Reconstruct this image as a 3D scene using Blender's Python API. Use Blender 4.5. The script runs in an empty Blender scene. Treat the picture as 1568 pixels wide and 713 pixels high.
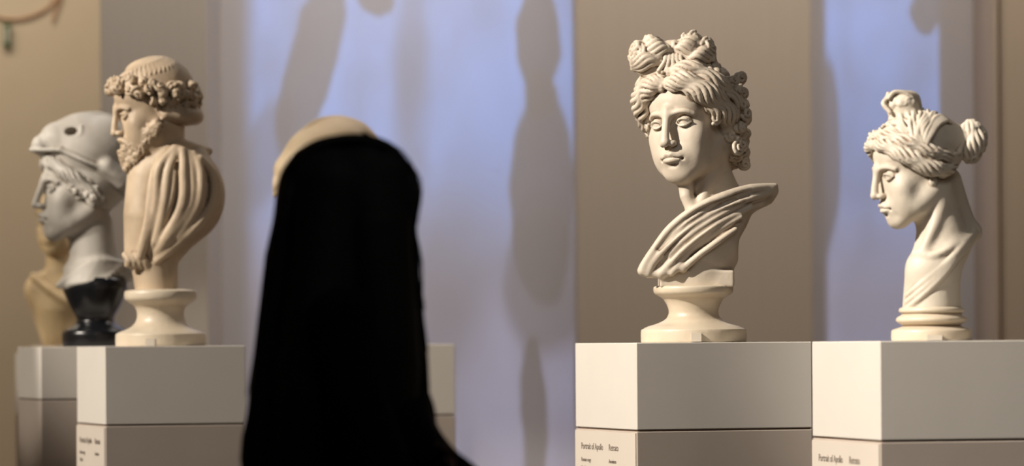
import bpy, math, time
import numpy as np
try:
    _s=open(__file__).read()
    if len(_s)>30000: open('/tmp/iter_src.py','w').write(_s)
except Exception as e: print('NOSAVE',e)
ZOOM=None
T0=time.time()
rng=np.random.default_rng(7)
C=bpy.context.scene.collection

# ------------------------------------------------------------------ materials
def lin(c): return tuple(((x/255)/12.92 if x/255<=0.04045 else (((x/255)+0.055)/1.055)**2.4) for x in c)+(1,)
def newmat(name):
    m=bpy.data.materials.new(name); m.use_nodes=True
    nt=m.node_tree; b=nt.nodes['Principled BSDF']; return m,nt,b
def marble(name,col,dirt,rough=0.55,pt=(0.455,0.497),bump=0.2,stain=0.35):
    m,nt,b=newmat(name); N=nt.nodes.new; L=nt.links.new
    tc=N('ShaderNodeTexCoord')
    n1=N('ShaderNodeTexNoise'); n1.inputs['Scale'].default_value=9; n1.inputs['Detail'].default_value=6
    L(tc.outputs['Object'],n1.inputs['Vector'])
    r1=N('ShaderNodeMapRange'); r1.inputs['From Min'].default_value=0.45; r1.inputs['From Max'].default_value=0.75; r1.inputs['To Max'].default_value=stain
    L(n1.outputs['Fac'],r1.inputs['Value'])
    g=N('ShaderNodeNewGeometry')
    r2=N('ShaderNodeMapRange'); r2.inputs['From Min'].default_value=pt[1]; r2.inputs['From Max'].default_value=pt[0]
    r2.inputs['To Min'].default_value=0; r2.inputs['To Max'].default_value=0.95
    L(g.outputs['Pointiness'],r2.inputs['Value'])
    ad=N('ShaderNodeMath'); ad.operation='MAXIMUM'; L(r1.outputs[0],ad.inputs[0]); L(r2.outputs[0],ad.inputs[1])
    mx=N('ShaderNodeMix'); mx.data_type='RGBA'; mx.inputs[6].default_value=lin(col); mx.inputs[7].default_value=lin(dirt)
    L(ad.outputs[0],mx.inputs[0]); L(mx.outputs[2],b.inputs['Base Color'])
    b.inputs['Roughness'].default_value=rough
    n2=N('ShaderNodeTexNoise'); n2.inputs['Scale'].default_value=70; n2.inputs['Detail'].default_value=6
    L(tc.outputs['Object'],n2.inputs['Vector'])
    bp=N('ShaderNodeBump'); bp.inputs['Strength'].default_value=bump; bp.inputs['Distance'].default_value=0.004
    L(n2.outputs['Fac'],bp.inputs['Height']); L(bp.outputs[0],b.inputs['Normal'])
    return m
def paint(name,col,rough=0.6,var=0.06,scale=(3,3,3),bump=0.05,col2=None,spec=0.5):
    m,nt,b=newmat(name); N=nt.nodes.new; L=nt.links.new
    tc=N('ShaderNodeTexCoord'); mp=N('ShaderNodeMapping'); mp.inputs['Scale'].default_value=scale
    L(tc.outputs['Object'],mp.inputs['Vector'])
    n=N('ShaderNodeTexNoise'); n.inputs['Scale'].default_value=2; n.inputs['Detail'].default_value=5
    L(mp.outputs[0],n.inputs['Vector'])
    c=lin(col); c2=lin(col2) if col2 else tuple(x*(1-var*4) for x in c[:3])+(1,)
    mx=N('ShaderNodeMix'); mx.data_type='RGBA'; mx.inputs[6].default_value=c; mx.inputs[7].default_value=c2
    L(n.outputs['Fac'],mx.inputs[0]); L(mx.outputs[2],b.inputs['Base Color'])
    b.inputs['Roughness'].default_value=rough; b.inputs['Specular IOR Level'].default_value=spec
    bp=N('ShaderNodeBump'); bp.inputs['Strength'].default_value=bump; bp.inputs['Distance'].default_value=0.01
    L(n.outputs['Fac'],bp.inputs['Height']); L(bp.outputs[0],b.inputs['Normal'])
    return m
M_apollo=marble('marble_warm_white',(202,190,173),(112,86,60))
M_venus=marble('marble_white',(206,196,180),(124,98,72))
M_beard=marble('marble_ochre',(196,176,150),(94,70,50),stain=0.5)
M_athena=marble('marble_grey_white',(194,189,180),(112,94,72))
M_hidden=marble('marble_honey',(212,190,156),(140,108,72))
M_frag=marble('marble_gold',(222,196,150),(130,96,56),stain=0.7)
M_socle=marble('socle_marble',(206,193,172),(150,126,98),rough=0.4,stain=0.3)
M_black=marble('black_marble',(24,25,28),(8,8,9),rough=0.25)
M_tag=paint('tag_paper',(215,205,190))
M_pl=paint('plinth_paint',(212,206,197),0.65,0.02)
M_pl2=paint('plinth_lower_paint',(182,170,159),0.7,0.03)
M_plf=paint('plinth_label_panel',(208,198,186),0.6,0.02)
M_ink=paint('label_ink',(120,108,98))
M_gap=paint('plinth_joint',(110,88,72))
M_hair=paint('black_hair',(6,5,5),0.75,0.05,(60,60,2),0.3,spec=.12)
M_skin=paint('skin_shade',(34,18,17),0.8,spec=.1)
M_coat=paint('black_coat',(5,4,5),1,0.05,spec=.05)
M_shoe=paint('shoe_leather',(12,10,10),0.5)

# ------------------------------------------------------------------ SDF sculpting
def Rz(a): a=math.radians(a); c,s=math.cos(a),math.sin(a); return np.array([[c,-s,0],[s,c,0],[0,0,1.]])
def Rx(a): a=math.radians(a); c,s=math.cos(a),math.sin(a); return np.array([[1.,0,0],[0,c,-s],[0,s,c]])
def Ry(a): a=math.radians(a); c,s=math.cos(a),math.sin(a); return np.array([[c,0,s],[0,1.,0],[-s,0,c]])
def cr(pts,n=6):
    P=np.array(pts,float); P=np.vstack([2*P[0]-P[1],P,2*P[-1]-P[-2]]); out=[]
    for i in range(1,len(P)-2):
        for j in range(n):
            t=j/n; a,b,c,d=P[i-1],P[i],P[i+1],P[i+2]
            out.append(0.5*((2*b)+(-a+c)*t+(2*a-5*b+4*c-d)*t*t+(-a+3*b-3*c+d)*t**3))
    out.append(P[-2]); return np.array(out)
class Vol:
    def __init__(s,lo,hi,h):
        s.lo=np.array(lo,float); s.h=h
        s.n=np.ceil((np.array(hi,float)-s.lo)/h).astype(int)+1
        s.F=np.full(s.n,50.,np.float32)
        s.ax=[(s.lo[i]+np.arange(s.n[i])*h).astype(np.float32) for i in range(3)]
        s.frame()
    def frame(s,M=None,t=(0,0,0),sc=1.): s.M=np.eye(3) if M is None else M; s.t=np.array(t,float); s.sc=sc
    def w(s,p): return (np.atleast_2d(p)*s.sc)@s.M.T+s.t
    def box(s,wlo,whi):
        a=np.maximum(np.floor((wlo-s.lo)/s.h).astype(int),0); b=np.minimum(np.ceil((whi-s.lo)/s.h).astype(int)+1,s.n)
        if np.any(b<=a): return None
        sl=tuple(slice(a[i],b[i]) for i in range(3))
        X=s.ax[0][sl[0]][:,None,None]; Y=s.ax[1][sl[1]][None,:,None]; Z=s.ax[2][sl[2]][None,None,:]
        return sl,X,Y,Z
    def comb(s,sl,d,k,op):
        f=s.F[sl]
        if op=='sub': d=-d
        if op=='add':
            if k>0:
                h=np.maximum(k-np.abs(f-d),0)/k; r=np.minimum(f,d)-h*h*k*0.25
            else: r=np.minimum(f,d)
        else:
            if k>0:
                h=np.maximum(k-np.abs(f-d),0)/k; r=np.maximum(f,d)+h*h*k*0.25
            else: r=np.maximum(f,d)
        s.F[sl]=r
    def ell(s,c,r,k=1.,R=None,op='add'):
        r=np.broadcast_to(np.array(r,float),(3,)); k=k*s.sc
        wc=s.w(c)[0]; m=r.max()*s.sc+k+3*s.h
        b=s.box(wc-m,wc+m)
        if b is None: return
        sl,X,Y,Z=b; A=s.M if R is None else s.M@R
        X=X-wc[0];Y=Y-wc[1];Z=Z-wc[2]; rr=r*s.sc
        q=[A[0,i]*X+A[1,i]*Y+A[2,i]*Z for i in range(3)]
        k0=np.sqrt(sum((q[i]/rr[i])**2 for i in range(3))); k1=np.sqrt(sum((q[i]/rr[i]**2)**2 for i in range(3)))+1e-6
        s.comb(sl,(k0*(k0-1)/k1).astype(np.float32),k,op)
    def bx(s,c,half,rd=0.3,k=0.3,R=None,op='add'):
        half=np.array(half,float); k=k*s.sc; wc=s.w(c)[0]; m=np.linalg.norm(half)*s.sc+k+3*s.h
        b=s.box(wc-m,wc+m)
        if b is None: return
        sl,X,Y,Z=b; A=s.M if R is None else s.M@R
        X=X-wc[0];Y=Y-wc[1];Z=Z-wc[2]; hh=half*s.sc-rd
        q=[np.abs(A[0,i]*X+A[1,i]*Y+A[2,i]*Z)-hh[i] for i in range(3)]
        d=np.sqrt(sum(np.maximum(x,0)**2 for x in q))+np.minimum(np.maximum(np.maximum(q[0],q[1]),q[2]),0)-rd
        s.comb(sl,d.astype(np.float32),k,op)
    def ch(s,pts,r,k=0.3,op='add',sm=0):
        pts=np.array(pts,float)
        if sm:
            n0=len(pts); pts=cr(pts,sm)
            if np.ndim(r) and len(r)==n0: r=np.interp(np.linspace(0,1,len(pts)),np.linspace(0,1,n0),r)
        P=s.w(pts); n=len(P)
        if np.ndim(r)==0: r=np.full(n,float(r))
        elif len(r)!=n: r=np.interp(np.linspace(0,1,n),np.linspace(0,1,len(r)),r)
        r=np.array(r)*s.sc; k=k*s.sc; m=r.max()+k+3*s.h
        b=s.box(P.min(0)-m,P.max(0)+m)
        if b is None: return
        sl,X,Y,Z=b; D=None
        for i in range(n-1):
            a=P[i]; v=P[i+1]-a; bb=max(v@v,1e-9)
            x=X-a[0];y=Y-a[1];z=Z-a[2]
            t=np.clip((x*v[0]+y*v[1]+z*v[2])/bb,0,1).astype(np.float32)
            d=np.sqrt((x-v[0]*t)**2+(y-v[1]*t)**2+(z-v[2]*t)**2)-(r[i]+(r[i+1]-r[i])*t)
            D=d if D is None else np.minimum(D,d)
        s.comb(sl,D.astype(np.float32),k,op)
    def cut(s,p,nrm,k=0.5):
        nrm=np.array(nrm,float); nrm/=np.linalg.norm(nrm)
        X=s.ax[0][:,None,None];Y=s.ax[1][None,:,None];Z=s.ax[2][None,None,:]
        d=((X-p[0])*nrm[0]+(Y-p[1])*nrm[1]+(Z-p[2])*nrm[2]).astype(np.float32)
        h=np.maximum(k-np.abs(s.F-d),0)/k; s.F=np.maximum(s.F,d)+h*h*k*0.25
    def mesh(s,name,mat,parent):
        F=s.F; S=F<0; nx,ny,nz=F.shape
        c=np.zeros((nx-1,ny-1,nz-1),np.uint8); cor=[(a,b,d) for a in(0,1) for b in(0,1) for d in(0,1)]
        for a,b,d in cor: c+=S[a:nx-1+a,b:ny-1+b,d:nz-1+d]
        act=(c>0)&(c<8); I=np.argwhere(act); idx=np.full(act.shape,-1,np.int32); idx[act]=np.arange(len(I))
        vals={q:F[I[:,0]+q[0],I[:,1]+q[1],I[:,2]+q[2]].astype(float) for q in cor}
        pos=np.zeros((len(I),3)); cnt=np.zeros(len(I))
        for q in cor:
            for ax in range(3):
                if q[ax]==0:
                    q2=list(q); q2[ax]=1; va=vals[q]; vb=vals[tuple(q2)]
                    mk=(va<0)!=(vb<0); t=np.where(mk,va/np.where(mk,va-vb,1),0)
                    p=np.array(q,float)[None,:].repeat(len(I),0); p[:,ax]=t
                    pos+=p*mk[:,None]; cnt+=mk
        V=((I+pos/cnt[:,None])*s.h+s.lo)*0.01
        Q=[]
        for ax in range(3):
            a1,a2=(ax+1)%3,(ax+2)%3
            s0=[slice(1,-1)]*3; s1=[slice(1,-1)]*3
            s0[ax]=slice(0,-1); s1[ax]=slice(1,None)
            A=S[tuple(s0)]; B=S[tuple(s1)]
            J=np.argwhere(A!=B); ins=A[tuple(J.T)]
            J=J+1; J[:,ax]-=1
            def cell(o1,o2):
                K=J.copy(); K[:,a1]+=o1; K[:,a2]+=o2; return idx[tuple(K.T)]
            q=np.stack([cell(-1,-1),cell(0,-1),cell(0,0),cell(-1,0)],1)
            q[~ins]=q[~ins][:,::-1]; Q.append(q)
        Q=np.vstack(Q)
        me=bpy.data.meshes.new(name); me.vertices.add(len(V)); me.vertices.foreach_set('co',V.astype(np.float32).ravel())
        me.loops.add(Q.size); me.loops.foreach_set('vertex_index',Q.ravel().astype(np.int32))
        me.polygons.add(len(Q)); me.polygons.foreach_set('loop_start',np.arange(len(Q),dtype=np.int32)*4)
        me.polygons.foreach_set('use_smooth',np.ones(len(Q),bool))
        me.update(calc_edges=True); me.validate()
        me.materials.append(mat); o=bpy.data.objects.new(name,me); C.objects.link(o); o.parent=parent
        print(name,len(V),round(time.time()-T0,1)); return o
def empty(name,loc,rz=0):
    e=bpy.data.objects.new(name,None); e.empty_display_size=0.1; e.location=loc; e.rotation_euler=(0,0,math.radians(rz)); C.objects.link(e); return e
def obj(name,verts,faces,mat,parent=None):
    me=bpy.data.meshes.new(name); me.from_pydata(verts,[],faces); me.materials.append(mat)
    o=bpy.data.objects.new(name,me); C.objects.link(o); o.parent=parent; return o
def lathe(name,prof,mat,parent,n=72,cx=0,cy=0,sm=3):
    import bmesh
    pr=cr([(r,z,0) for r,z in prof],sm)[:,:2] if sm else np.array(prof)
    V=[];F=[]
    for r,z in pr:
        for i in range(n):
            a=2*math.pi*i/n; V.append(((cx+max(r,.01)*math.cos(a))*.01,(cy+max(r,.01)*math.sin(a))*.01,z*.01))
    m=len(pr)
    for j in range(m-1):
        for i in range(n):
            a=j*n+i;b=j*n+(i+1)%n; F.append((a,a+n,b+n,b))
    F.append(tuple(range(n))); F.append(tuple(range((m-1)*n,m*n))[::-1])
    o=obj(name,V,F,mat,parent); me=o.data
    bm=bmesh.new(); bm.from_mesh(me); bmesh.ops.recalc_face_normals(bm,faces=bm.faces)
    for f in bm.faces: f.smooth=len(f.verts)==4
    bm.to_mesh(me); bm.free(); return o
def box(name,lo,hi,mat,parent=None,bev=0):
    import bmesh
    bm=bmesh.new(); bmesh.ops.create_cube(bm,size=1)
    for v in bm.verts:
        for i in range(3): v.co[i]=lo[i] if v.co[i]<0 else hi[i]
    if bev: bmesh.ops.bevel(bm,geom=list(bm.edges),offset=bev,segments=2,affect='EDGES',profile=0.5)
    me=bpy.data.meshes.new(name); bm.to_mesh(me); bm.free(); me.materials.append(mat)
    o=bpy.data.objects.new(name,me); C.objects.link(o); o.parent=parent; return o

# ------------------------------------------------------------------ head in a canonical frame (cm, faces -Y, eyes z=0, chin -12, crown +12)
def head(V,ears=True):
    V.ell((0,1.0,3.9),(7.2,9.2,8.0),1)
    V.ell((0,-2.2,-2),(6.5,6.7,8.8),2.5)
    V.ell((0,-3.9,4.0),(6.1,5.2,4.6),1.5)
    for s in(-1,1):
        V.ch([(s*5.4,0.5,-5.2),(s*4.7,-3.6,-8.0),(s*1.6,-6.6,-10.0)],[1.9,1.9,1.9],2.2)
        V.ell((s*3.9,-5.9,-2.8),(2.5,2.2,2.4),2)
        V.ell((s*3.1,-5.9,-6.2),(2.7,2.6,3.2),2.5)
    V.ell((0,-7.3,-10.1),(2.6,1.9,1.95),1.4)
    V.ell((0,-7.9,-6.8),(3.0,2.3,2.5),1.6)
    for s in(-1,1):
        V.ell((s*3.1,-9.7,0.0),(1.9,1.5,1.1),1.1,op='sub')
        V.ell((s*1.65,-9.75,0.35),(.65,.9,.9),.8,op='sub')
    for s in(-1,1):
        V.ch([(s*0.7,-9.3,1.8),(s*2.2,-9.1,2.15),(s*3.8,-8.5,2.1),(s*5.0,-7.2,1.3)],[.5,.45,.42,.4],.9,sm=3)
    V.ch([(0,-9.2,2.6),(0,-9.9,.6),(0,-10.8,-1.8),(0,-11.3,-3.5)],[.85,.78,.82,.92],1.1,sm=3)
    V.ell((0,-11.3,-3.75),(.95,.9,.85),.4)
    for s in(-1,1):
        V.ell((s*1.1,-10.2,-4.05),(.75,1.0,.72),.4)
        V.ell((s*.5,-10.8,-4.75),(.33,.5,.4),.25,op='sub')
    V.ell((0,-10.3,-5.3),(.3,.5,.7),.6,op='sub')
    for s in(-1,1):
        V.ell((s*3.1,-7.5,0.0),1.42,.15)
        up=[(s*1.65,-8.75,-.12),(s*2.3,-9.0,.5),(s*3.1,-9.05,.72),(s*4.0,-8.7,.5),(s*4.75,-7.9,-.15)]
        lo=[(s*1.65,-8.75,-.15),(s*2.4,-8.9,-.6),(s*3.2,-8.9,-.75),(s*4.1,-8.45,-.55),(s*4.75,-7.9,-.15)]
        V.ch(up,[.14,.24,.26,.24,.16],.2,sm=4); V.ch(lo,[.12,.17,.18,.17,.12],.3,sm=4)
        V.ch([(p[0],p[1]+.1,p[2]+.5) for p in up],.08,.3,op='sub',sm=4)
    V.ell((0,-9.1,-6.6),(2.3,1.3,1.2),.8)
    for s in(-1,1):
        V.ch([(0,-10.2,-6.3),(s*.6,-10.35,-6.1),(s*1.3,-9.95,-6.55),(s*2.0,-9.4,-7.15)],[.38,.44,.36,.14],.3,sm=3)
        V.ch([(0,-10.1,-7.45),(s*.7,-10.0,-7.5),(s*1.4,-9.6,-7.4),(s*1.95,-9.25,-7.2)],[.58,.55,.36,.12],.35,sm=3)
        V.ell((s*2.35,-9.3,-7.3),(.25,.4,.25),.5,op='sub')
    V.ch([(-2.1,-9.6,-7.15),(-1,-10.35,-6.88),(0,-10.55,-6.85),(1,-10.35,-6.88),(2.1,-9.6,-7.15)],.12,.18,op='sub',sm=3)
    V.ell((0,-10.1,-8.5),(1.2,.6,.35),.8,op='sub')
    if ears:
        for s in(-1,1):
            V.ell((s*7.0,1.0,-.8),(.6,1.6,2.9),.5,R=Rx(12))
            V.ch([(s*7.4,-.4,-.6),(s*7.9,.2,1.5),(s*8.1,1.8,1.9),(s*8.0,2.6,0),(s*7.6,1.4,-2.4),(s*7.2,.2,-3.3)],[.3,.35,.4,.4,.4,.5],.2,sm=3)
            V.ell((s*7.8,.8,-.4),(.5,.8,1.3),.3,op='sub')
HC=np.array((0,1.2,3.7)); HR=np.array((7.9,9.8,8.8))
def surf(d,off=0):
    d=np.atleast_2d(d).astype(float); d=d/np.linalg.norm(d,axis=1,keepdims=True)
    off=np.asarray(off,float); off=off[:,None] if off.ndim else off
    return HC+(HR+off)*d
def strand(V,dirs,r=.7,off=.1,wave=.05,nw=3.,ph=0,k=.22,n=6,taper=.6,und=.25):
    D=cr(dirs,n); D/=np.linalg.norm(D,axis=1,keepdims=True)
    T=np.gradient(D,axis=0); Pn=np.cross(T,D); Pn/=np.linalg.norm(Pn,axis=1,keepdims=True)+1e-9
    t=np.linspace(0,1,len(D))[:,None]
    if np.ndim(off): off=np.interp(t[:,0],np.linspace(0,1,len(off)),off)
    D=D+Pn*wave*np.sin(2*math.pi*nw*t+ph)
    P=surf(D,off); P=P+D*(und*np.sin(2*math.pi*nw*t+ph+1.3))
    rr=r*(1-(1-taper)*np.abs(2*t[:,0]-1)**3)
    V.ch(P,rr,k)
def swept(V,base,wts,betas,sides=(-1,1),phj=6.28,**kw):
    ph0=rng.uniform(0,6.28)
    for i,b in enumerate(betas):
        for s in sides:
            D=[]
            for p,w in zip(base,wts):
                q=Rx(-b*w)@np.array(p,float); q[0]*=s; D.append(q)
            strand(V,D,ph=ph0+rng.uniform(0,phj)+i*.9,**kw)
def roll(V,path,R,n=9,r=.5,wave=.35,nw=3,tw=1.2,k=.14,sm=7,core=True,ctr=HC,a0=-1.9,a1=1.9):
    """a wavy mass of locks running along a path, locks lie on the outside of a tube"""
    P=cr(path,sm); t=np.linspace(0,1,len(P)); R=np.interp(t,np.linspace(0,1,len(R)),R)
    T=np.gradient(P,axis=0); T/=np.linalg.norm(T,axis=1,keepdims=True)
    N=P-np.array(ctr); N-=T*np.sum(N*T,axis=1,keepdims=True); N/=np.linalg.norm(N,axis=1,keepdims=True); B=np.cross(T,N)
    if core: V.ch(P,R*.92,.4)
    for i in range(n):
        th=a0+(a1-a0)*i/(n-1)+tw*(t-.5)+.30*np.sin(2*math.pi*nw*t+i*.6+rng.uniform(-.5,.5))
        rad=R+wave*np.sin(2*math.pi*nw*t+i*.6+1.5)*.6
        Q=P+N*(rad*np.cos(th))[:,None]+B*(rad*np.sin(th))[:,None]
        V.ch(Q,r*(.75+.35*np.sin(math.pi*t)),k)
def curl(V,c,R,r,A=None,turns=1.4,k=.12,depth=.6):
    A=np.eye(3) if A is None else A
    n=int(10*turns)+1; t=np.linspace(0,1,n); a=t*turns*2*math.pi+rng.uniform(0,6.28)
    rad=R*(1-.75*t); q=np.stack([rad*np.cos(a),rad*np.sin(a),depth*t],1)
    V.ch(np.array(c)+q@A.T,r*(1-.3*t),k)
def axis_from(d,jit=.25):
    d=np.array(d,float)+rng.normal(0,jit,3); d/=np.linalg.norm(d)
    u=np.cross(d,(0.1,0.2,1)); u/=np.linalg.norm(u); return np.stack([u,np.cross(d,u),d],1)
TEMPLE=[(.03,-.93,.38),(.45,-.82,.36),(.83,-.52,.10),(.97,-.02,-.22),(.80,.45,-.45)]

# ================================================================== BUST: Apollo
def apollo(loc):
    E=empty('apollo_bust',loc); S=6.4
    P=lambda u,v,y=0:((u-1063)/S,y,(524-v)/S)
    V=Vol((-19,-15,11.5),(23,17,77),.23)
    V.ch([P(1102,345,1),P(1085,385,.5),P(1068,425,0)],[8.2,7.6,6.2],1)
    V.ch([P(1110,335,2),P(1150,312,3),P(1176,300,3)],[6.0,4.2,2.2],2)
    V.ch([P(1060,368,-1.5),P(1016,400,-3)],[5.5,2.9],1.5)
    V.ell(P(1080,350,-2.5),(6.5,5,5),2)
    V.ell(P(1168,366,0),(5.4,16,8.0),1.2,op='sub',R=Ry(18))
    def fr(u): return -8.3*math.sqrt(max(0.02,1-((u-1078)/122)**2))
    V.ch([P(1160,306,-2),P(1110,322,-4),P(1065,350,-5),P(1030,385,-4.6),P(1006,405,-3.4)],[2.4,3.2,3.6,3.4,2.2],1.5,sm=3)
    F=[[(1188,286),(1150,290),(1110,301),(1065,321),(1028,349),(1004,380),(988,404),(984,414)],
       [(1184,291),(1140,299),(1100,313),(1060,335),(1026,362),(1002,390),(989,416)],
       [(1180,296),(1132,309),(1092,327),(1052,351),(1020,380),(1000,402),(992,418)],
       [(1172,303),(1126,319),(1086,340),(1048,366),(1020,394),(1002,417)],
       [(1150,318),(1112,336),(1078,358),(1045,384),(1022,408),(1012,419)],
       [(1135,333),(1104,351),(1070,374),(1044,398),(1028,418)],
       [(1126,352),(1096,372),(1068,392),(1046,411)]]
    rad=[1.1,.62,.95,.55,.9,.6,.8]
    for i,f in enumerate(F):
        pts=[P(u,v,fr(u)+.12*i+(.5*math.sin(i*2.1+u*.05))+(0 if i%2==0 else .35)) for u,v in f]
        V.ch(pts,[.7*rad[i]]+[rad[i]]*(len(pts)-2)+[rad[i]*1.15],.7,sm=4)
    for i in range(len(F)-1):
        a=cr(F[i],4); b=cr(F[i+1],4); a=a[np.linspace(0,len(a)-1,14).astype(int)]; b=b[np.linspace(0,len(b)-1,14).astype(int)]
        g=[P((p[0]+q[0])/2,(p[1]+q[1])/2,fr((p[0]+q[0])/2)-.75+.12*i) for p,q in zip(a,b)]
        V.ch(g[2:11],[.05,.25,.3,.2,.05],.8,op='sub')
    V.ch([P(984,414,-4.2),P(1000,419,-5.5),P(1022,416,-6.4),P(1045,408,-7)],[1.0,1.0,.9,.7],.6,sm=4)
    V.ch([P(1186,290,3),P(1150,300,7),P(1090,320,9),P(1050,350,7)],[1.6,2.6,3,2],1.5,sm=3)
    V.cut(P(1065,439,0),(0,0,-1),.4)
    V.bx(P(1067,427,0),(8.9,6,2.0),.5,1.2)
    V.ch([P(1078,225,1),P(1086,270,1),P(1102,325,1.5)],[6.3,6.0,7.3],2.2)
    V.ch([P(1118,215,0),P(1090,275,-4.6),P(1066,325,-5.2)],[1.3,1.2,.9],1.5,sm=3)
    V.ch([P(1050,258,-3),P(1052,300,-4.8),P(1062,330,-5)],[2,1.6,1.2],1.6)
    M=Rz(-32)@Rx(6)@Ry(-4)
    V.frame(M,P(1060,184,0),1.17)
    head(V,ears=False)
    V.ell(HC+(0,.4,.3),HR+.1,.8)
    swept(V,TEMPLE,(1,.95,.75,.5,.35),list(range(22,150,7)),r=.6,off=.55,wave=.055,nw=3.6,k=.16,n=7,und=.35)
    for s in(-1,1):
        roll(V,[(s*.4,-8.3,8.0),(s*3.4,-8.0,8.0),(s*6.4,-6.2,6.2),(s*8.2,-3.6,3.4),(s*8.9,-.8,.8),(s*8.3,2.2,-1.4)],[1.1,1.7,2.0,2.1,1.9,1.5],n=9,r=.52,wave=.5,nw=3.4,tw=1.4)
        roll(V,[(s*.4,-6.8,10.3),(s*3.4,-6.2,10.4),(s*6.6,-4.0,8.6),(s*8.6,-1.2,5.4),(s*9.2,2.0,2.4),(s*8.2,5.2,-.4)],[1.0,1.5,1.8,1.9,1.8,1.4],n=8,r=.52,wave=.5,nw=3.4,tw=-1.2)
        curl(V,(s*7.9,-3.6,-.2),1.1,.4,axis_from((s,-.8,0),.1),turns=1.5,depth=.6,k=.15)
    for _ in range(100):
        a=rng.uniform(-.05,1.25)*math.pi/2; s=rng.choice([-1,1]); z=rng.uniform(-.95,.15)
        d=np.array((s*math.cos(a),math.sin(a),z)); p=surf(d,.5)[0]
        if p[2]<-6.5: p=p*np.array((.8,.85,1))
        V.ell(p,(1.3,1.3,1.3),.5); curl(V,p+d*.5,rng.uniform(.9,1.5),.46,axis_from(d),turns=1.5,depth=.8,k=.2)
    for s in(-1,1):
        V.ch([(s*7.4,1.5,-.5),(s*7.6,3.5,-4),(s*6.4,5,-7),(s*5,5.5,-9.5)],[2.4,3.0,2.6,1.6],1,sm=3)
        for _ in range(34):
            t=rng.uniform(0,1); c=np.array((s*8.6-s*2.2*t,1.8+4*t,-.3-9*t))+rng.normal(0,.9,3)
            V.ell(c,(1.1,1.1,1.2),.4); curl(V,c+np.array((s*.8,-.4,0)),rng.uniform(.9,1.4),.46,axis_from((s,-.4,0)),turns=1.5,depth=.8,k=.2)
    # bow knot of hair
    V.frame()
    V.ell(P(1034,96,-2.5),(8.2,4.6,2.8),1.2)
    V.ell(P(1033,80,-3.8),(4.2,3.2,3.0),1.0)
    for side in(-1,1):
        cu=1032+side*32; cv=80 if side<0 else 77
        V.ell(P(cu,cv+1,-4.2),(4.6,3.6,3.0),.8); V.ell(P(cu+side*14,cv+6,-4.2),(2.8,3.2,2.6),.6)
        for j,t in enumerate(np.linspace(-1,1,9)):
            pts=[]
            for x in np.linspace(0,1,11):
                hh=12+13*math.sin(math.pi*min(1,x*.85+.05))**.8
                u=1032+side*(2+60*x); v=cv+2+hh*t*.9+4.2*math.sin(x*10+j*.9)*(1-abs(t)*.3)+ (12*x*x if side<0 else 4*x*x)
                y=-4.3-4.1*math.sqrt(max(.05,1-t*t*.85))*math.sin(math.pi*(.18+.66*x))+.6*math.sin(x*8+j)
                pts.append(P(u,v,y))
            V.ch(pts,[.5,.62,.7,.62,.4],.14,sm=3)
        for j in range(7):
            a=-1.4+j*.5
            V.ell(P(cu+side*(18+7*math.cos(a)),cv+15*math.sin(a)+5,-4.2),(1.4,1.6,1.3),.3)
            curl(V,P(cu+side*(20+8*math.cos(a)),cv+16*math.sin(a)+5,-5.2),1.2,.48,axis_from((side*.7,-.8,0)),turns=1.4,depth=.8,k=.15)
    for j in range(5): V.ch([P(1020+6*j,80,-6.4),P(1020+6*j,94,-8.4),P(1010+11*j,110,-8.2)],.52,.15,sm=3)
    for _ in range(44):
        uu=rng.uniform(975,1090); sd=-1 if uu<1032 else 1; q=abs(uu-(1032+sd*30))/34
        vv=78+rng.uniform(-1,1)*20*math.sqrt(max(.1,1-q*q*.8))+(4 if sd<0 else 0)
        c=P(uu,vv,-6.6+.9*q*q-1.0*(1-abs(vv-78)/26)); curl(V,c,rng.uniform(.9,1.5),.48,axis_from((0,-1,.1),.35),turns=rng.uniform(.7,1.4),depth=.6,k=.2)
    V.ch([P(1090,90,-4),P(1099,112,-6),P(1094,134,-7.5),P(1102,156,-7)],[1.2,1.2,1.0,.7],.3,sm=4)
    V.ch([P(1082,95,-5),P(1090,115,-7),P(1085,138,-8)],[.9,.9,.6],.2,sm=4)
    for _ in range(34):
        c=P(rng.uniform(1108,1143),rng.uniform(112,238),rng.uniform(-5,3))
        V.ell(c,1.4,.5); curl(V,(c[0]+.4,c[1]-.6,c[2]),rng.uniform(1.1,1.7),.5,axis_from((.7,-1,.0)),turns=1.5,depth=.9,k=.2)
    V.mesh('head_and_torso',M_apollo,E)
    p=lambda r,v:(r/S,(524-v)/S)
    lathe('turned_socle',[p(56,437),p(61,439),p(61,446),p(58,450),p(48,456),p(41,466),p(38,477),p(42,487),p(54,494),p(70,499),p(78,503),p(81,506),p(81,521),p(80,524)],M_socle,E)
    box('inventory_tag',(-.012,-.135,.002),(.012,-.125,.022),M_tag,E)
    return E

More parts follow.
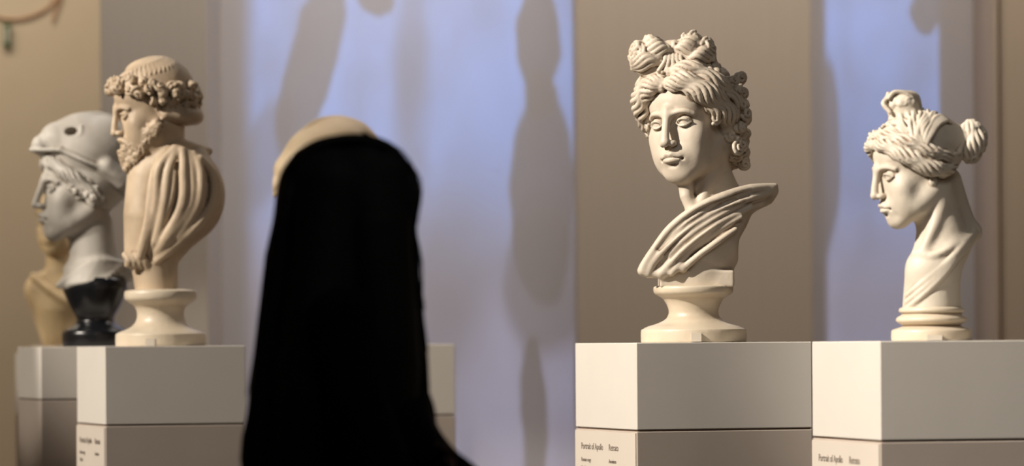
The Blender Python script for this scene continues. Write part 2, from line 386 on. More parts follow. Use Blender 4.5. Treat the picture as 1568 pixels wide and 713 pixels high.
# ================================================================== BUST: Venus with hair knot
def venus(loc):
    E=empty('venus_bust',loc); S=7.28
    P=lambda u,v,y=0:((u-1428)/S,y,(522-v)/S)
    V=Vol((-16,-12,5.8),(14,13,56),.2)
    V.ch([P(1438,402,0),P(1430,435,0),P(1428,480,0)],[5.9,6.0,6.2],1)
    V.ell(P(1425,412,-2.5),(5.2,4,4.6),2)
    V.ch([P(1450,372,1),P(1475,362,2),P(1491,356,2)],[4.6,3.2,1.8],1.6)
    V.ell(P(1512,424,0),(5.2,16,8.6),1.2,op='sub',R=Ry(8))
    V.ell(P(1376,366,0),(3.2,14,3.6),1.4,op='sub')
    V.ch([P(1400,388,-3.8),P(1424,392,-5.9),P(1452,382,-5.4),P(1485,362,-1)],[.7,.6,.6,.6],.8,sm=3)
    for j in range(3):
        V.ch([P(1494,356+3*j,-.5),P(1466,384+5*j,-5.0),P(1436,412+8*j,-6.2),P(1404,438+10*j,-5.2),P(1388,452+10*j,-2.5)],[.5,.6,.65,.6,.5],.45,sm=4)
    V.cut(P(1428,476,0),(0,0,-1),.3)
    V.ch([P(1432,285,0),P(1438,325,0),P(1448,370,.5)],[4.9,4.8,5.7],2)
    V.ch([P(1446,292,-3.5),P(1430,345,-4.6),P(1412,384,-4.6)],[1.2,1.1,.8],1.4,sm=3)
    V.ch([P(1458,275,2),P(1478,330,2),P(1494,354,2)],[2.6,2.2,1.6],2,sm=3)
    M=Rz(-73)@Rx(13)
    V.frame(M,P(1406,258,0),.93)
    head(V,ears=False)
    V.ell(HC+(0,.3,.3),HR+.1,.8)
    base=[(.03,-.93,.40),(.5,-.80,.36),(.86,-.45,.08),(.97,.10,-.18),(.72,.66,-.12),(.15,.98,.08)]
    swept(V,base,(1,.95,.80,.66,.5,0),list(range(14,125,5)),r=.46,off=(.6,.8,1.0,1.0,.8,.4),wave=.035,nw=3.6,k=.18,n=7,und=.25)
    for s in(-1,1):
        roll(V,[(s*.4,-8.6,7.6),(s*3.6,-8.0,7.1),(s*6.3,-5.9,4.9),(s*7.8,-3.0,2.2),(s*8.3,.4,-.3),(s*7.4,4.0,-1.2),(s*4.6,7.6,-.4)],[.9,1.3,1.5,1.6,1.5,1.3,1.0],n=8,r=.42,wave=.35,nw=4.2,tw=1.6)
        roll(V,[(s*.4,-7.4,9.2),(s*3.6,-6.8,9.0),(s*6.5,-4.4,7.2),(s*8.0,-1.2,4.8),(s*8.2,2.6,2.4),(s*6.6,6.6,1.2)],[.9,1.2,1.4,1.4,1.3,.9],n=7,r=.42,wave=.35,nw=4,tw=-1.2)
    low=[(.93,-.28,-.12),(.98,.12,-.36),(.80,.55,-.45),(.4,.88,-.30),(.1,1,0)]
    for dz in(.06,-.04,-.14,-.24,-.34,-.44):
        for s in(-1,1):
            strand(V,[(s*a,b,c+dz*(1-i/4)) for i,(a,b,c) in enumerate(low)],r=.5,off=.2,wave=.03,nw=3,ph=rng.uniform(0,6),k=.2)
    for s in(-1,1): V.ell((s*7.5,.2,-3.1),(.6,1.0,1.2),.4)
    V.frame()
    V.ell(P(1385,158,-1),(3.4,3.0,2.5),.6); V.ell(P(1388,170,-.5),(3.6,3.4,2.4),1)
    for _ in range(46):
        d=rng.normal(0,1,3); d/=np.linalg.norm(d); d[2]=abs(d[2])*.9-.1
        c=np.array(P(1385,160,-1))+d*np.array((3.1,2.7,2.4)); V.ell(c,.7,.3); curl(V,c,rng.uniform(.7,1.2),.36,axis_from(d),turns=1.3,depth=.4,k=.15)
    for j in range(4):
        V.ch([P(1362+6*j,150-3*math.sin(j),-3.4+j*1.2),P(1372+6*j,141,-3+j),P(1392+5*j,144,-2.5+j),P(1404+3*j,160,-2+j)],.5,.2,sm=4)
        V.ch([P(1364,172-4*j,-3.3+.8*j),P(1354+3*j,158-3*j,-2.8+.8*j),P(1364,148-2*j,-2+.8*j)],.5,.2,sm=4)
    V.ell(P(1491,216,1),(2.6,3.0,4.0),.5)
    V.ch([P(1462,215,1),P(1484,214,1)],[4.2,2.8],1)
    for j,t in enumerate(np.linspace(-1,1,8)):
        pts=[]
        for x in np.linspace(-1,1,9):
            q=math.sqrt(max(.04,1-x*x))
            pts.append(P(1491+20*t*q+3*math.sin(4*x+j*1.3),216+31*x,1-3.1*q*math.sqrt(max(.05,1-t*t))+.3*math.sin(5*x+j)))
        V.ch(pts,.5,.14,sm=3)
    for _ in range(14):
        a=rng.uniform(0,6.28); c=P(1493+16*math.cos(a),216+27*math.sin(a),-.6); curl(V,c,rng.uniform(.7,1.1),.38,axis_from((math.cos(a),-.8,-math.sin(a))),turns=1.3,depth=.4,k=.15)
    V.mesh('head_and_torso',M_venus,E)
    p=lambda r,v:(r/S,(522-v)/S)
    lathe('turned_socle',[p(44,470),p(49,472),p(50,477),p(46,480),p(48,483),p(54,487),p(54,492),p(48,496),p(44,499),p(52,502),p(60,505),p(62,509),p(62,520),p(61,522)],M_socle,E)
    box('inventory_tag',(-.02,-.092,.001),(.012,-.084,.012),M_tag,E)
    return E

# ================================================================== BUST: bearded man, wreath and mantle
def bearded(loc):
    E=empty('bearded_man_bust',loc); S=5.76
    P=lambda u,v,y=0:((u-247)/S,y,(531-v)/S)
    V=Vol((-17,-15,14.5),(20,16,79),.26)
    V.ell(P(282,300,1),(11.2,10.2,13.0),1)
    V.ch([P(236,275,0),P(230,330,-1),P(224,385,0),P(218,412,0)],[6.8,6.6,5.6,4.6],1.5)
    V.ch([P(262,350,0),P(240,392,0),P(228,412,0)],[8,6,4],2)
    V.ch([P(262,240,0),P(300,240,1)],[5,3.4],2)
    def fy(u,v): return -10.9*math.sqrt(max(.03,1-((u-276)/78)**2-((v-305)/135)**2))
    R=[1.25,.7,1.05,.6,1.3,.75,.95,1.2,.6,1.0,.8]
    for i in range(11):
        t=i/10+rng.uniform(-.03,.03); t=min(max(t,0),1)
        a=(270+46*t,230+4*t+14*t*t); b=(252+86*t,265+8*t); c=(242+96*t,320-4*t); d=(226+74*t,375-14*t); e=(210+38*t,410-10*t)
        pts=[P(u+rng.normal(0,2.2),v,fy(u,v)+rng.uniform(-.1,.6)) for u,v in(a,b,c,d,e)]
        if i in(3,8): pts=pts[1:4]
        V.ch(pts,[.7*R[i],R[i],R[i],R[i],.7*R[i]][:len(pts)],1.0,sm=5)
    for j in range(3):
        V.ch([P(322-6*j,233+5*j,2-j),P(285-5*j,225+7*j,-3-j),P(262-5*j,238+6*j,-6-j*.5),P(250-5*j,280,-8.6),P(240-4*j,340,-9.0),P(222-2*j,395,-6.6)],[1.0,1.3-.25*j,1.2,1.0,.9,.8],.6,sm=4)
    for j in range(4):
        V.ch([P(196+8*j,392,-5-j*.3),P(203+8*j,402,-6.2),P(200+10*j,414,-5)],.9,.4,sm=3)
    V.cut(P(247,418,0),(-.15,0,-1),.4)
    V.ch([P(238,405,0),P(242,452,0)],[6.2,5.6],.6)
    V.cut(P(247,447,0),(0,0,-1),.2)
    V.ch([P(250,195,0),P(250,225,0),P(254,250,0)],[6.2,6,6.8],1.5)
    M=Rz(-76)@Rx(14)
    V.frame(M,P(238,168,0),1.03)
    head(V,ears=True)
    V.ell(HC+(0,.6,.4),HR+(.1,.2,.4),.6)
    for a in np.linspace(0,2*math.pi,40,endpoint=False):
        D=[(math.cos(a)*r,math.sin(a)*r+.2*(1-r),math.sqrt(max(0,1-r*r))) for r in(.1,.4,.65,.85)]
        strand(V,D,r=.36,off=.28,wave=.03,nw=2,ph=a*3,k=.35)
    for ring,(zf,zb,o) in enumerate([(.55,-.22,.9),(.36,-.40,1.2),(.16,-.58,.8),(.0,-.72,.4)]):
        for a in np.linspace(0,2*math.pi,30,endpoint=False):
            a=a+rng.uniform(-.1,.1); zz=zf+(zb-zf)*(1+math.sin(a))/2
            if ring>=2 and math.sin(a)<-.35: continue
            if ring>=3 and math.sin(a)<.1: continue
            q=math.sqrt(max(.05,1-zz*zz)); d=np.array((q*math.cos(a),q*math.sin(a),zz))+rng.normal(0,.05,3)
            c=surf(d,o+rng.uniform(-.3,.4))[0]; V.ell(c,rng.uniform(1.1,1.6),.25)
            curl(V,c+d*.5,rng.uniform(1.0,1.6),.48,axis_from(d,.5),turns=1.4,depth=1.0,k=.15)
    for s in(-1,1):
        V.ch([(s*6.8,2,-2),(s*6,6,-3.6),(s*3,9,-4.2),(0,10,-4.4)],[1.8,2.3,2.3,2.2],.6,sm=3)
    for _ in range(190):
        s=rng.choice([-1,1]); t=rng.uniform(0,1); w=rng.uniform(0,1)
        c=np.array((s*(6.8*(1-t)**.8+.2),-.8-8.8*t,-3.0-5.2*t-4.6*w*(t+.25)))
        if t>.6 and c[2]>-7.6 and abs(c[0])<2.3: continue
        d=np.array((s*(1-t)+.01,-t-.1,-.4)); c=c+d/np.linalg.norm(d)*.8
        V.ell(c,1.0,.3); curl(V,c+d*.4,rng.uniform(.9,1.4),.45,axis_from(d,.4),turns=1.4,depth=.9,k=.15)
    V.ell((0,-7.6,-11.3),(3.4,3,2.6),1)
    for s in(-1,1): V.ch([(0,-10.6,-5.6),(s*1.6,-10.2,-5.9),(s*2.9,-9.2,-7.2),(s*3.2,-8.8,-8.6)],[.5,.6,.6,.4],.2,sm=3)
    V.mesh('head_and_torso',M_beard,E)
    p=lambda r,v:(r/S,(531-v)/S)
    lathe('turned_socle',[p(38,444),p(52,446),p(55,449),p(55,458),p(50,463),p(40,470),p(36,481),p(38,493),p(46,502),p(60,508),p(68,512),p(69,516),p(69,529),p(68,531)],M_socle,E)
    box('inventory_tag',(-.03,-.122,.001),(-.005,-.112,.02),M_tag,E)
    return E

# ================================================================== BUST: helmeted goddess
def helmeted(loc,mat,yaw=-72,pitch=0,hs=1.2,hc=(125,288),basemat=None,neck=(138,345)):
    E=empty('helmeted_bust',loc)
    P=lambda u,v,y=0:((u-137)/5.4,y,(529-v)/5.4)
    V=Vol((-22,-16,10),(23,18,70),.28)
    V.ell(P(140,412,0),(8.6,7.5,4.2),1)
    V.ch([P(150,405,0),P(118,418,-3),P(92,434,-4)],[4.5,3.2,1.0],1.5)
    V.ch([P(150,405,0),P(190,415,1)],[4.5,3],1.5)
    for j in range(6):
        V.ch([P(188-5*j,402+5*j,-2-j),P(150-3*j,400+6*j,-6.5-.3*j),P(118-2*j,414+4*j,-6.3),P(88+4*j,436+1*j,-4.5)],[.8,1.1,1.0,.6],.3,sm=4)
    V.cut(P(140,442,0),(0,0,-1),.3)
    V.ch([P(neck[0],neck[1],0),P(141,405,0)],[6.3,6.9],1.5)
    M=Rz(yaw)@Rx(pitch)
    V.frame(M,P(hc[0],hc[1],0),hs)
    head(V,ears=False)
    V.ell((0,1.2,1.2),(7.9,9.4,7.5),.8)
    for s in(-1,1):
        roll(V,[(s*.4,-8.6,6.6),(s*3,-8.2,6.0),(s*5.6,-6.0,4.2),(s*7.2,-3.2,1.8),(s*7.8,.2,-1.0),(s*7.4,3.4,-3.6)],[.9,1.1,1.2,1.3,1.3,1.1],n=7,r=.42,wave=.3,nw=3.4,ctr=(0,1.2,1.2))
        for _ in range(40):
            t=rng.uniform(.3,1); c=np.array((s*(5.5+2.6*t),-6.8+8*t,4.6-7.4*t))+rng.normal(0,.6,3)
            V.ell(c,.8,.3); curl(V,c,rng.uniform(.9,1.4),.45,axis_from((s,-.5,0)),turns=1.4,depth=.8,k=.15)
    V.ell((0,3.0,8.6),(8.9,11.2,9.0),.3)
    V.ch([(0,-1.5,12.2),(0,-6,11.6),(0,-9.8,10.3),(0,-12.0,9.3)],[5.4,4.2,2.4,.6],2.0)
    V.ch([(-5.5,-6.5,9.0),(-2.5,-10.4,9.1),(0,-12.2,9.2),(2.5,-10.4,9.1),(5.5,-6.5,9.0)],[.5]*5,.5,sm=3)
    for s in(-1,1):
        V.ch([(s*5.5,-6.5,9.0),(s*8.3,-2,6.6),(s*9.0,3,4.4),(s*8.6,8,1.5),(s*5,12.6,-1.0),(0,14,-1.6)],[.5,.5,.5,.5,.55,.6],.6,sm=4)
        V.ch([(s*7.6,4,5),(s*7,8,2),(s*4,11,0)],[2.2,2.4,2.2],1)
        V.ell((s*4.9,-3.6,13.2),(1.6,1.5,1.1),.3,op='sub',R=Rz(s*35))
        V.ch([(s*2.2,-7.6,12.0),(s*4.6,-5.2,11.6),(s*6.8,-2.0,12.4),(s*6.0,-1.5,14.6)],.25,.5,sm=3)
    V.ch([(0,-9,12.2),(0,-3,16.6),(0,4,18.0),(0,10,15.4),(0,13.6,9)],.4,.9,sm=3)
    V.mesh('head_and_torso',mat,E)
    p=lambda r,v:(r/5.4,(529-v)/5.4)
    lathe('dark_socle' if basemat is M_black else 'socle',[p(46,424),p(50,436),p(46,450),p(38,468),p(30,482),p(29,490),p(36,497),p(47,503),p(51,509),p(51,520),p(50,529)],basemat or M_socle,E,cx=1)
    return E

def fragment(loc):
    E=empty('draped_woman_bust',loc)
    V=Vol((-16,-13,1.4),(16,13,56),.4)
    V.ell((0,0,19),(11,7,9),1); V.ch([(-7,0,21),(8,0,21)],[4.2,4.2],2); V.ch([(0,0,14),(0,0,4)],[8,5.4],2)
    for j in range(11):
        x=-9+1.8*j; V.ch([(x*.7,-3.5,27-abs(x)*.3),(x*1.02+rng.normal(0,.5),-6.0+.03*x*x,19),(x*.8,-6.0+.03*x*x,11),(x*.5,-4.8,3)],rng.uniform(.6,1.1),.6,sm=4)
    V.ch([(-8,-4,25),(-3,-7,21),(2,-7.2,17),(7,-4,13)],1.2,.6,sm=4)
    V.ch([(0,0,26),(0,0,36)],[4.4,4.4],1.5)
    V.cut((0,0,2.2),(0,0,-1),.2)
    V.frame(Rz(-20),(0,0,42),.84); head(V); V.ell(HC+(0,.4,.3),HR+.3,.8)
    swept(V,TEMPLE,(1,.95,.75,.5,.35),list(range(0,140,11)),r=.7,off=.5,wave=.04,nw=3,k=.2)
    V.mesh('draped_body',M_frag,E)
    box('base_block',(-.085,-.075,0.0005),(.085,.075,.024),M_socle,E,.003)
    return E

# ================================================================== plinths
def plinth(loc,s,rz,band,top=1.25,label=None):
    E=empty('display_plinth',(loc[0],loc[1],0),rz); h=s/2
    box('upper_block',(-h,-h,top-band),(h,h,top),M_pl,E,.002)
    box('joint',(-h+.004,-h+.004,top-band-.004),(h-.004,h-.004,top-band),M_gap,E)
    box('lower_block',(-h,-h,0),(h,h,top-band-.004),M_pl2,E,.002)
    if label:
        box('label_panel',(-h-.003,-h+.004,top-band-.16),(-h,h-.004,top-band-.008),M_plf,E)
        for (t,yy,zz,sz) in label:
            cu=bpy.data.curves.new('label_text','FONT'); cu.body=t; cu.size=sz; cu.extrude=.0002
            o=bpy.data.objects.new('label_text',cu); C.objects.link(o); o.parent=E
            o.location=(-h-.0035,yy,top-band-zz); o.rotation_euler=(math.pi/2,0,-math.pi/2); cu.materials.append(M_ink)
    return E
def lab(h):
    return [('Portrait of Apollo',h-.05,.052,.022),('Roman copy',h-.05,.082,.014),('Marble',h-.05,.102,.014),('Retrato',h-.25,.052,.022),('Anonimo',h-.25,.082,.014)]
ZP=1.25
PL={'D':(.431,9.4,.44,18,.203),'E':(.912,8.27,.44,14,.203),'B':(-.934,10.4,.374,17.6,.203),'A':(-1.20,11.1,.34,18,.145),'C':(-.43,11.5,.42,18,.203),'F':(-1.475,12.75,.24,18,.2)}
for k,(x,y,s,r,b) in PL.items():
    plinth((x,y),s,r,b,top=ZP if k!='F' else ZP-.02,label=lab(s/2) if k in'DEB' else None)
apollo((.436,9.4,ZP)); venus((.886,8.27,ZP)); bearded((-.932,10.4,ZP))
helmeted((-1.19,11.1,ZP),M_athena,basemat=M_black)
helmeted((-.475,11.5,ZP),M_hidden,pitch=33,hs=1.32,hc=(126,300),neck=(150,350))
fragment((-1.47,12.75,ZP-.02))

# ================================================================== WOMAN (silhouette)
def woman():
    E=empty('woman',(-.263,6.6,0)); S=9.09
    P=lambda u,v,y=0:((u-545)/S,y,125+(526-v)/S)
    M=Rz(101)@Rx(3)
    V=Vol((-14,-14,128),(14,14,163),.3)
    V.ch([P(525,400,0),P(520,490,0)],[5,5.6],1)
    V.frame(M,P(535,336,0),.98); head(V); V.mesh('head',M_skin,E)
    V=Vol((-26,-20,84),(16,20,164),.33)
    V.frame(M,P(537,334,0),1.0)
    V.ell((0,1.4,4.3),(8.9,10.3,9.8),.8)
    V.ell((0,-5.2,6.2),(7.6,5.6,6.2),1.2)
    V.ell((0,-12,-4.2),(4.6,5.4,8.0),1.0,op='sub')
    V.frame()
    V.ch([P(504,300,0),P(483,400,0),P(474,500,0),P(466,600,0),P(460,700,0),P(460,830,0)],[8.2,8.5,8.9,9.4,9.2,4],3)
    for s in(-1,1):
        V.ch([P(520,290,6*s),P(505,380,8*s),P(495,480,9.5*s),P(482,600,9.5*s),P(472,720,8*s),P(468,820,6*s)],[5,5.2,6,6,5.5,2.5],3)
        V.ch([P(565,262,6*s),P(577,350,8*s),P(582,430,8.5*s),P(588,520,9*s),P(582,620,9*s),P(560,700,8*s)],[4,4.8,5.2,5.5,5,2],2,sm=2)
        V.ch([P(598,270,6.0*s),P(608,330,7.5*s),P(610,400,8*s),P(614,480,8*s),P(618,560,8*s),P(620,640,8*s)],[3.4,2.6,2.6,2.9,3,2],1.5,sm=2)
    V.ell(P(545,560,0),(9,11,14),4)
    for i in range(110):
        a=rng.uniform(0,1)**.8; s=rng.choice([-1,1],p=[.3,.7])*-1
        u0=470+a*138; y=s*(7+rng.uniform(-1,3.5)*.6)
        top=P(u0*.6+540*.4,235+rng.uniform(0,30),y*.55)
        pts=[top,P(u0-5+10*a,300,y),P(u0-12+20*a,420,y*1.2),P(u0-22+26*a,540,y*1.35),P(u0-28+24*a+rng.normal(0,5),640,y*1.35),P(u0-26+14*a+rng.normal(0,8),740,y*1.2)]
        V.ch(pts,[.5,.8,.9,.9,.7,.3],.35,sm=3)
    for i in range(30):
        y=rng.uniform(-8,8); q=6*(y/8)**2+rng.normal(0,1.5)
        pts=[P(464+q,250,y*.6),P(440+q,300,y),P(424+q,400,y),P(409+q,500,y),P(395+q,600,y),P(386+q+rng.normal(0,5),700,y),P(398+rng.normal(0,9),800,y)]
        V.ch(pts,[.6,.9,1,1,1,.8,.3],.5,sm=3)
    for i in range(30):
        y=rng.uniform(-7,7)
        pts=[P(634,290+abs(y)*2,y*.8),P(622,250+abs(y)*2,y*.9),P(595,221+abs(y),y),P(545,209+abs(y),y),P(490,220+abs(y),y),P(452,256,y)]
        V.ch(pts,.55,.5,sm=3)
    for y in(-7,-5.5,5.5,7):
        V.ch([P(628,262,y*.8),P(636,300,y),P(622,350,y*1.05),P(624,410,y),P(632,470,y),P(630,540,y)],[1,1.1,.9,.8,.7,.3],.3,sm=5)
    V.mesh('long_hair',M_hair,E)
    cu=bpy.data.curves.new('flyaway_hair','CURVE'); cu.dimensions='3D'; cu.bevel_depth=.001; cu.bevel_resolution=1
    L_=[(452,256),(436,310),(420,400),(405,500),(391,600),(381,720)]; R_=[(560,205),(612,232),(640,280),(634,340),(640,400),(644,470),(648,540),(652,600)]
    for i in range(170):
        base=L_ if i%2 else R_; st=rng.integers(0,len(base)-2); off=rng.uniform(-6,5); y=rng.uniform(-7,7)
        pts=[]
        for j,(u,v) in enumerate(base[st:st+4]):
            sgn=-1 if i%2 else 1
            pts.append(P(u+sgn*(off*j/2.0)+rng.normal(0,2.0),v+rng.normal(0,4),y))
        pts=cr(pts,4); sp=cu.splines.new('POLY'); sp.points.add(len(pts)-1)
        for q,p in zip(sp.points,pts): q.co=(p[0]*.01,p[1]*.01,p[2]*.01,1)
    cu.materials.append(M_hair); o=bpy.data.objects.new('flyaway_hair',cu); C.objects.link(o); o.parent=E
    V=Vol((-22,-27,2),(30,27,136),.55)
    V.ch([(-2,-14,129),(-2,14,129)],[5.5,5.5],2)
    V.ell((0,0,120),(10.5,15.5,16),3); V.ell((6,0,112),(7.5,13,9),3)
    V.ell((-.5,0,104),(10,13.5,14),3); V.ell((-1,0,88),(12.5,17,16),4)
    V.ch([(-1,-5,80),(-1,-6,62)],[12,13],3); V.ch([(-1,5,80),(-1,6,62)],[12,13],3)
    V.cut((0,0,52),(0,0,-1),.4)
    for s in(-1,1):
        V.ch([(-2,s*15,128),(1,s*18,115),(7,s*19,99)],[5.2,5,4.8],1.5)
        V.ch([(7,s*19,99),(14,s*12,98.5+s),(17.5,s*2,99+s*1.5),(16,-s*8,101+s*1.5)],[4.8,4.9,4.6,3.7],1.5,sm=3)
        V.ch([(-1,s*8,60),(0,s*8.5,46),(-1.5,s*8.5,28),(-2,s*8.5,8)],[8,6.3,6,5.5],1.5,sm=3)
    V.ch([(8,-8,108),(15,-6,101)],[6,5],3); V.ch([(8,8,108),(15,6,101)],[6,5],3)
    V.ch([(-3,-6,131),(-3,6,131)],[4.5,4.5],2)
    V.mesh('coat_and_trousers',M_coat,E)
    V=Vol((-5,-18,92),(24,18,110),.22)
    for s in(-1,1):
        b=np.array((15.5,-s*9.5,101+s*1.5)); V.ell(b+(-.3,-s*3,.2),(1.6,4.2,3.6),.6)
        for f in range(4):
            z=2.6-1.7*f; L=(6.4,7.2,6.8,5.4)[f]
            V.ch([b+(0.6,-s*5,z*.9),b+(-.2,-s*(5+L*.45),z),b+(-2.2,-s*(5+L*.8),z),b+(-4.3,-s*(5+L*.9),z)],[.95,.9,.82,.7],.12)
        V.ch([b+(.4,-s*1,2.8),b+(-.5,-s*2.6,4.9),b+(-1.6,-s*4.6,5.8)],[1.2,1.0,.8],.3)
    V.mesh('hands',M_skin,E)
    V=Vol((-10,-15,-.2),(22,15,13),.35)
    for s in(-1,1):
        V.ch([(-3,s*8.5,9),(-3,s*8.5,4)],[4.6,4],1); V.ch([(-4,s*8.5,3),(6,s*9,3.2),(13,s*9.5,2.2)],[3.6,3.8,2.4],1,sm=3)
    V.cut((0,0,0.15),(0,0,-1),.2); V.mesh('boots',M_shoe,E)
woman()

# ================================================================== ROOM
M_wall=paint('wall_paint',(206,202,202),0.9,0.01)
M_pil=paint('taupe_fabric_panel',(202,187,167),0.9,0.03,(60,60,1.2),0.08)
M_pilL=paint('grey_taupe_panel',(188,178,164),0.9,0.03,(60,60,1.2),0.08)
M_tan=paint('tan_panel',(192,174,150),0.9,0.03,(60,60,1.2),0.08)
M_far=paint('beige_wall',(208,190,162),0.9,0.02)
M_floor=paint('dark_oak_floor',(84,68,54),0.45,0.06,(1,12,1),0.1)
M_ceil=paint('ceiling_black',(30,28,27),0.9)
box('floor',(-5,-2,-.1),(4,18,0),M_floor)
box('ceiling',(-5,-2,4.6),(4,18,4.7),M_ceil)
box('wall_back',(-1.20,14.0,0),(4,14.2,4.6),M_wall)
box('wall_back_alcove',(-5,16.0,0),(-1.1,16.2,4.6),M_far)
box('wall_left',(-5.1,-2,0),(-5,18,4.6),M_far)
box('wall_right',(4,-2,0),(4.1,18,4.6),M_tan)
box('pilaster_panel',(-1.40,13.4,0),(-1.036,14.0,4.6),M_pilL,None,.004)
box('pilaster_panel',(.226,13.4,0),(1.03,14.0,4.6),M_pil,None,.004)
box('pilaster_panel',(1.655,13.4,0),(3.2,14.0,4.6),M_tan,None,.004)
box('trim_1',(1.668,13.392,0),(1.676,13.4,4.6),M_gap)
M_green=paint('exit_green',(80,110,66)); M_red=paint('mural_red',(196,150,112))
E=empty('exit_sign',((14-784)/6000*15.98,15.98,1.25+(526-48)/6000*15.98))
box('sign_panel',(-.015,-.01,-.045),(.015,.02,.045),M_green,E,.003); box('sign_arrow',(-.006,-.013,-.03),(.006,-.01,.03),M_tag,E)
cu=bpy.data.curves.new('mural','CURVE'); cu.dimensions='3D'; cu.bevel_depth=.005; cu.bevel_resolution=3
for pts in ([(-10,20),(30,24),(60,16),(80,4),(92,-12)],[(84,28),(90,10),(98,-10)]):
    sp=cu.splines.new('BEZIER'); sp.bezier_points.add(len(pts)-1)
    for b,(u,v) in zip(sp.bezier_points,pts):
        b.co=((u-784)/6000*15.99,15.99,1.25+(526-v)/6000*15.99); b.handle_left_type=b.handle_right_type='AUTO'
cu.materials.append(M_red); o=bpy.data.objects.new('wall_mural_fragment',cu); C.objects.link(o)

# ================================================================== LIGHTS
def aim(o,t):
    import mathutils
    d=mathutils.Vector(t)-o.location; o.rotation_euler=d.to_track_quat('-Z','Y').to_euler()
def spot(name,loc,t,e,ang,col=(1,.90,.78),r=.05,blend=.4):
    l=bpy.data.lights.new(name,'SPOT'); l.energy=e; l.spot_size=math.radians(ang); l.spot_blend=blend; l.color=col; l.shadow_soft_size=r
    o=bpy.data.objects.new(name,l); o.location=loc; C.objects.link(o); aim(o,t); return o
def area(name,loc,t,e,sx,sy,col):
    l=bpy.data.lights.new(name,'AREA'); l.shape='RECTANGLE'; l.size=sx; l.size_y=sy; l.energy=e; l.color=col
    o=bpy.data.objects.new(name,l); o.location=loc; C.objects.link(o); aim(o,t); return o
def key(n,x,y,e,ang=26,off=(-3.2,-1.8,2.2)):
    spot('ceiling_spot_'+n,(x+off[0],y+off[1],1.5+off[2]),(x,y,1.5),e,ang)
key('1',.43,9.4,1450); key('2',.9,8.27,1600); key('3',-.93,10.4,1150,20); key('4',-1.2,11.1,430,16); key('5',-.5,11.5,400,12); key('6',-1.5,12.75,400,12)
area('wall_washer',(.2,12.3,4.3),(.2,14,1.4),88,5,.3,(1,.91,.85))
area('alcove_washer',(-2.6,14.6,4.2),(-2.6,16,1.6),52,2.4,.3,(1,.89,.76))
area('ceiling_fill',(.8,5.2,4.4),(.4,10,1.3),46,3,1.5,(1,.95,.90))

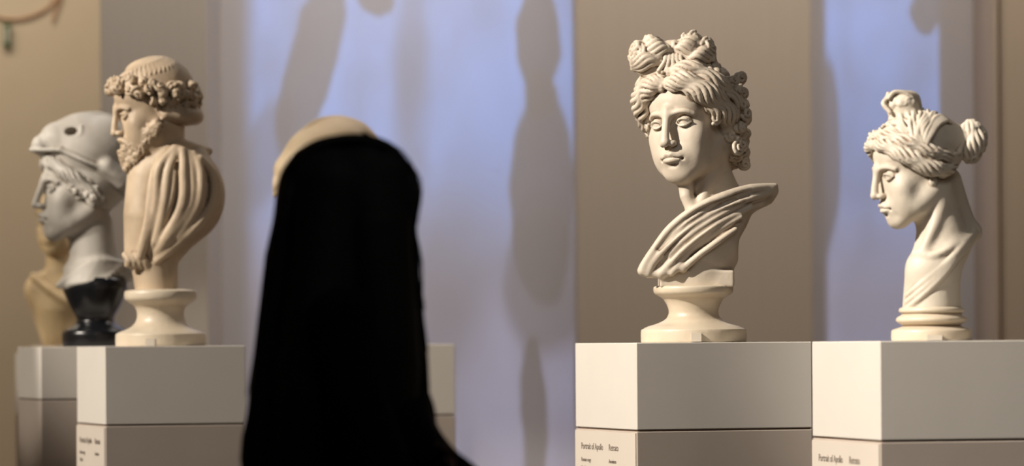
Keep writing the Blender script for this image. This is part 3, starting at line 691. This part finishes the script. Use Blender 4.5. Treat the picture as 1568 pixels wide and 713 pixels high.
def projector(name,x0,y0,z0,e,shapes,urange,soft_r=.006):
    l=bpy.data.lights.new(name,'SPOT'); l.energy=e; l.spot_size=math.radians(150); l.spot_blend=0; l.shadow_soft_size=soft_r
    o=bpy.data.objects.new(name,l); o.location=(x0,y0,z0); o.rotation_euler=(math.pi/2,0,0); C.objects.link(o)
    l.use_nodes=True; nt=l.node_tree; N=nt.nodes.new; L=nt.links.new; em=nt.nodes['Emission']
    def m(op,a,b=None,c=None):
        n=N('ShaderNodeMath'); n.operation=op
        for i,v in enumerate((a,b,c)):
            if v is None: continue
            if isinstance(v,(int,float)): n.inputs[i].default_value=v
            else: L(v,n.inputs[i])
        return n.outputs[0]
    tc=N('ShaderNodeTexCoord'); sp=N('ShaderNodeSeparateXYZ'); L(tc.outputs['Normal'],sp.inputs[0])
    D=14.0-y0; nz=m('MULTIPLY',sp.outputs[2],-1)
    X=m('ADD',m('MULTIPLY',m('DIVIDE',sp.outputs[0],nz),D),x0); Z=m('ADD',m('MULTIPLY',m('DIVIDE',sp.outputs[1],nz),D),z0)
    u=m('MULTIPLY_ADD',X,428.6,784); v=m('MULTIPLY_ADD',m('SUBTRACT',Z,1.25),-428.6,526)
    cb=N('ShaderNodeCombineXYZ'); L(m('MULTIPLY',u,.02),cb.inputs[0]); L(m('MULTIPLY',v,.008),cb.inputs[1])
    nz1=N('ShaderNodeTexNoise'); nz1.inputs['Scale'].default_value=1; nz1.inputs['Detail'].default_value=3; L(cb.outputs[0],nz1.inputs['Vector'])
    wob=m('MULTIPLY',m('SUBTRACT',nz1.outputs['Fac'],.5),26)
    uw=m('ADD',u,wob); vw=m('ADD',v,m('MULTIPLY',wob,1.5))
    def sstep(x,a,b):
        n=N('ShaderNodeMapRange'); n.interpolation_type='SMOOTHSTEP'; L(x,n.inputs['Value']); n.inputs['From Min'].default_value=a; n.inputs['From Max'].default_value=b; return n.outputs[0]
    mask=None
    for (cx,cy,rx,ry,ang,soft,dark) in shapes:
        ca,sa=math.cos(math.radians(ang)),math.sin(math.radians(ang))
        du=m('SUBTRACT',uw,cx); dv=m('SUBTRACT',vw,cy)
        a=m('DIVIDE',m('ADD',m('MULTIPLY',du,ca),m('MULTIPLY',dv,sa)),rx); b=m('DIVIDE',m('SUBTRACT',m('MULTIPLY',dv,ca),m('MULTIPLY',du,sa)),ry)
        d=m('SQRT',m('ADD',m('MULTIPLY',a,a),m('MULTIPLY',b,b)))
        q=m('MULTIPLY_ADD',sstep(d,1-soft,1+soft),dark,1-dark)
        mask=q if mask is None else m('MULTIPLY',mask,q)
    mask=m('MULTIPLY',mask,sstep(u,urange[0],urange[0]+urange[2])); mask=m('MULTIPLY',mask,m('SUBTRACT',1,sstep(u,urange[1]-2,urange[1])))
    mask=m('MULTIPLY',mask,m('MULTIPLY',sstep(v,-300,-280),m('SUBTRACT',1,sstep(v,1000,1050))))
    nn=N('ShaderNodeTexNoise'); nn.inputs['Scale'].default_value=.35; nn.inputs['Detail'].default_value=4; L(cb.outputs[0],nn.inputs['Vector'])
    cl=sstep(nn.outputs['Fac'],.3,.65); cl=m('MULTIPLY_ADD',cl,.55,.5)
    mask=m('MULTIPLY',mask,cl)
    mx=N('ShaderNodeMix'); mx.data_type='RGBA'; L(sstep(v,180,470),mx.inputs[0]); mx.inputs[6].default_value=(.17,.37,.95,1); mx.inputs[7].default_value=(.24,.26,.42,1)
    dz=m('SUBTRACT',z0,Z); r2=m('ADD',m('MULTIPLY',dz,dz),D*D); comp=m('POWER',m('DIVIDE',r2,D*D),1.5)
    L(mx.outputs[2],em.inputs['Color']); L(m('MULTIPLY',mask,comp),em.inputs['Strength'])
    return o
# wall shadows drawn into the projector light (centre, radii, tilt, edge softness, depth)
S1=[(478,100,38,150,14,.10,.9),(410,230,36,90,20,.3,.55),(578,-6,26,34,-30,.12,.9),(632,150,22,190,0,.8,.5),
    (828,60,34,82,0,.07,.95),(830,150,26,40,0,.10,.95),(832,300,52,165,0,.08,.92),(835,430,62,120,0,.2,.7),(816,640,19,128,0,.08,.9),(700,420,60,200,10,.9,.4)]
projector('video_projector_lamp',-.3,11.2,4.2,275,S1,(365,881,40))
S2=[(1424,20,26,38,0,.10,.9),(1270,240,18,150,0,.15,.85),(1340,480,60,90,0,.9,.2)]
projector('video_projector_lamp.001',1.36,11.2,4.2,275,S2,(1262,1442,10))

w=bpy.data.worlds.new('world'); bpy.context.scene.world=w; w.use_nodes=True
w.node_tree.nodes['Background'].inputs[0].default_value=(.9,.8,.7,1); w.node_tree.nodes['Background'].inputs[1].default_value=.08

# ================================================================== CAMERA
cam=bpy.data.cameras.new('camera'); co=bpy.data.objects.new('camera',cam); C.objects.link(co)
co.location=(0,0,1.25); co.rotation_euler=(math.pi/2,math.radians(.4),0)
cam.sensor_width=36; cam.lens=6000/1568*36; cam.shift_y=(526-356.5)/1568
cam.clip_end=100; cam.dof.use_dof=True; cam.dof.focus_distance=9.0; cam.dof.aperture_fstop=2.8
if ZOOM:
    z,uc,vc=ZOOM; cam.lens*=z; cam.shift_x=z*(uc-784)/1568; cam.shift_y=z*(526-vc)/1568; cam.dof.aperture_fstop*=z
bpy.context.scene.camera=co
vs=bpy.context.scene.view_settings; vs.view_transform='Standard'; vs.look='None'; vs.exposure=0
print('done',time.time()-T0)
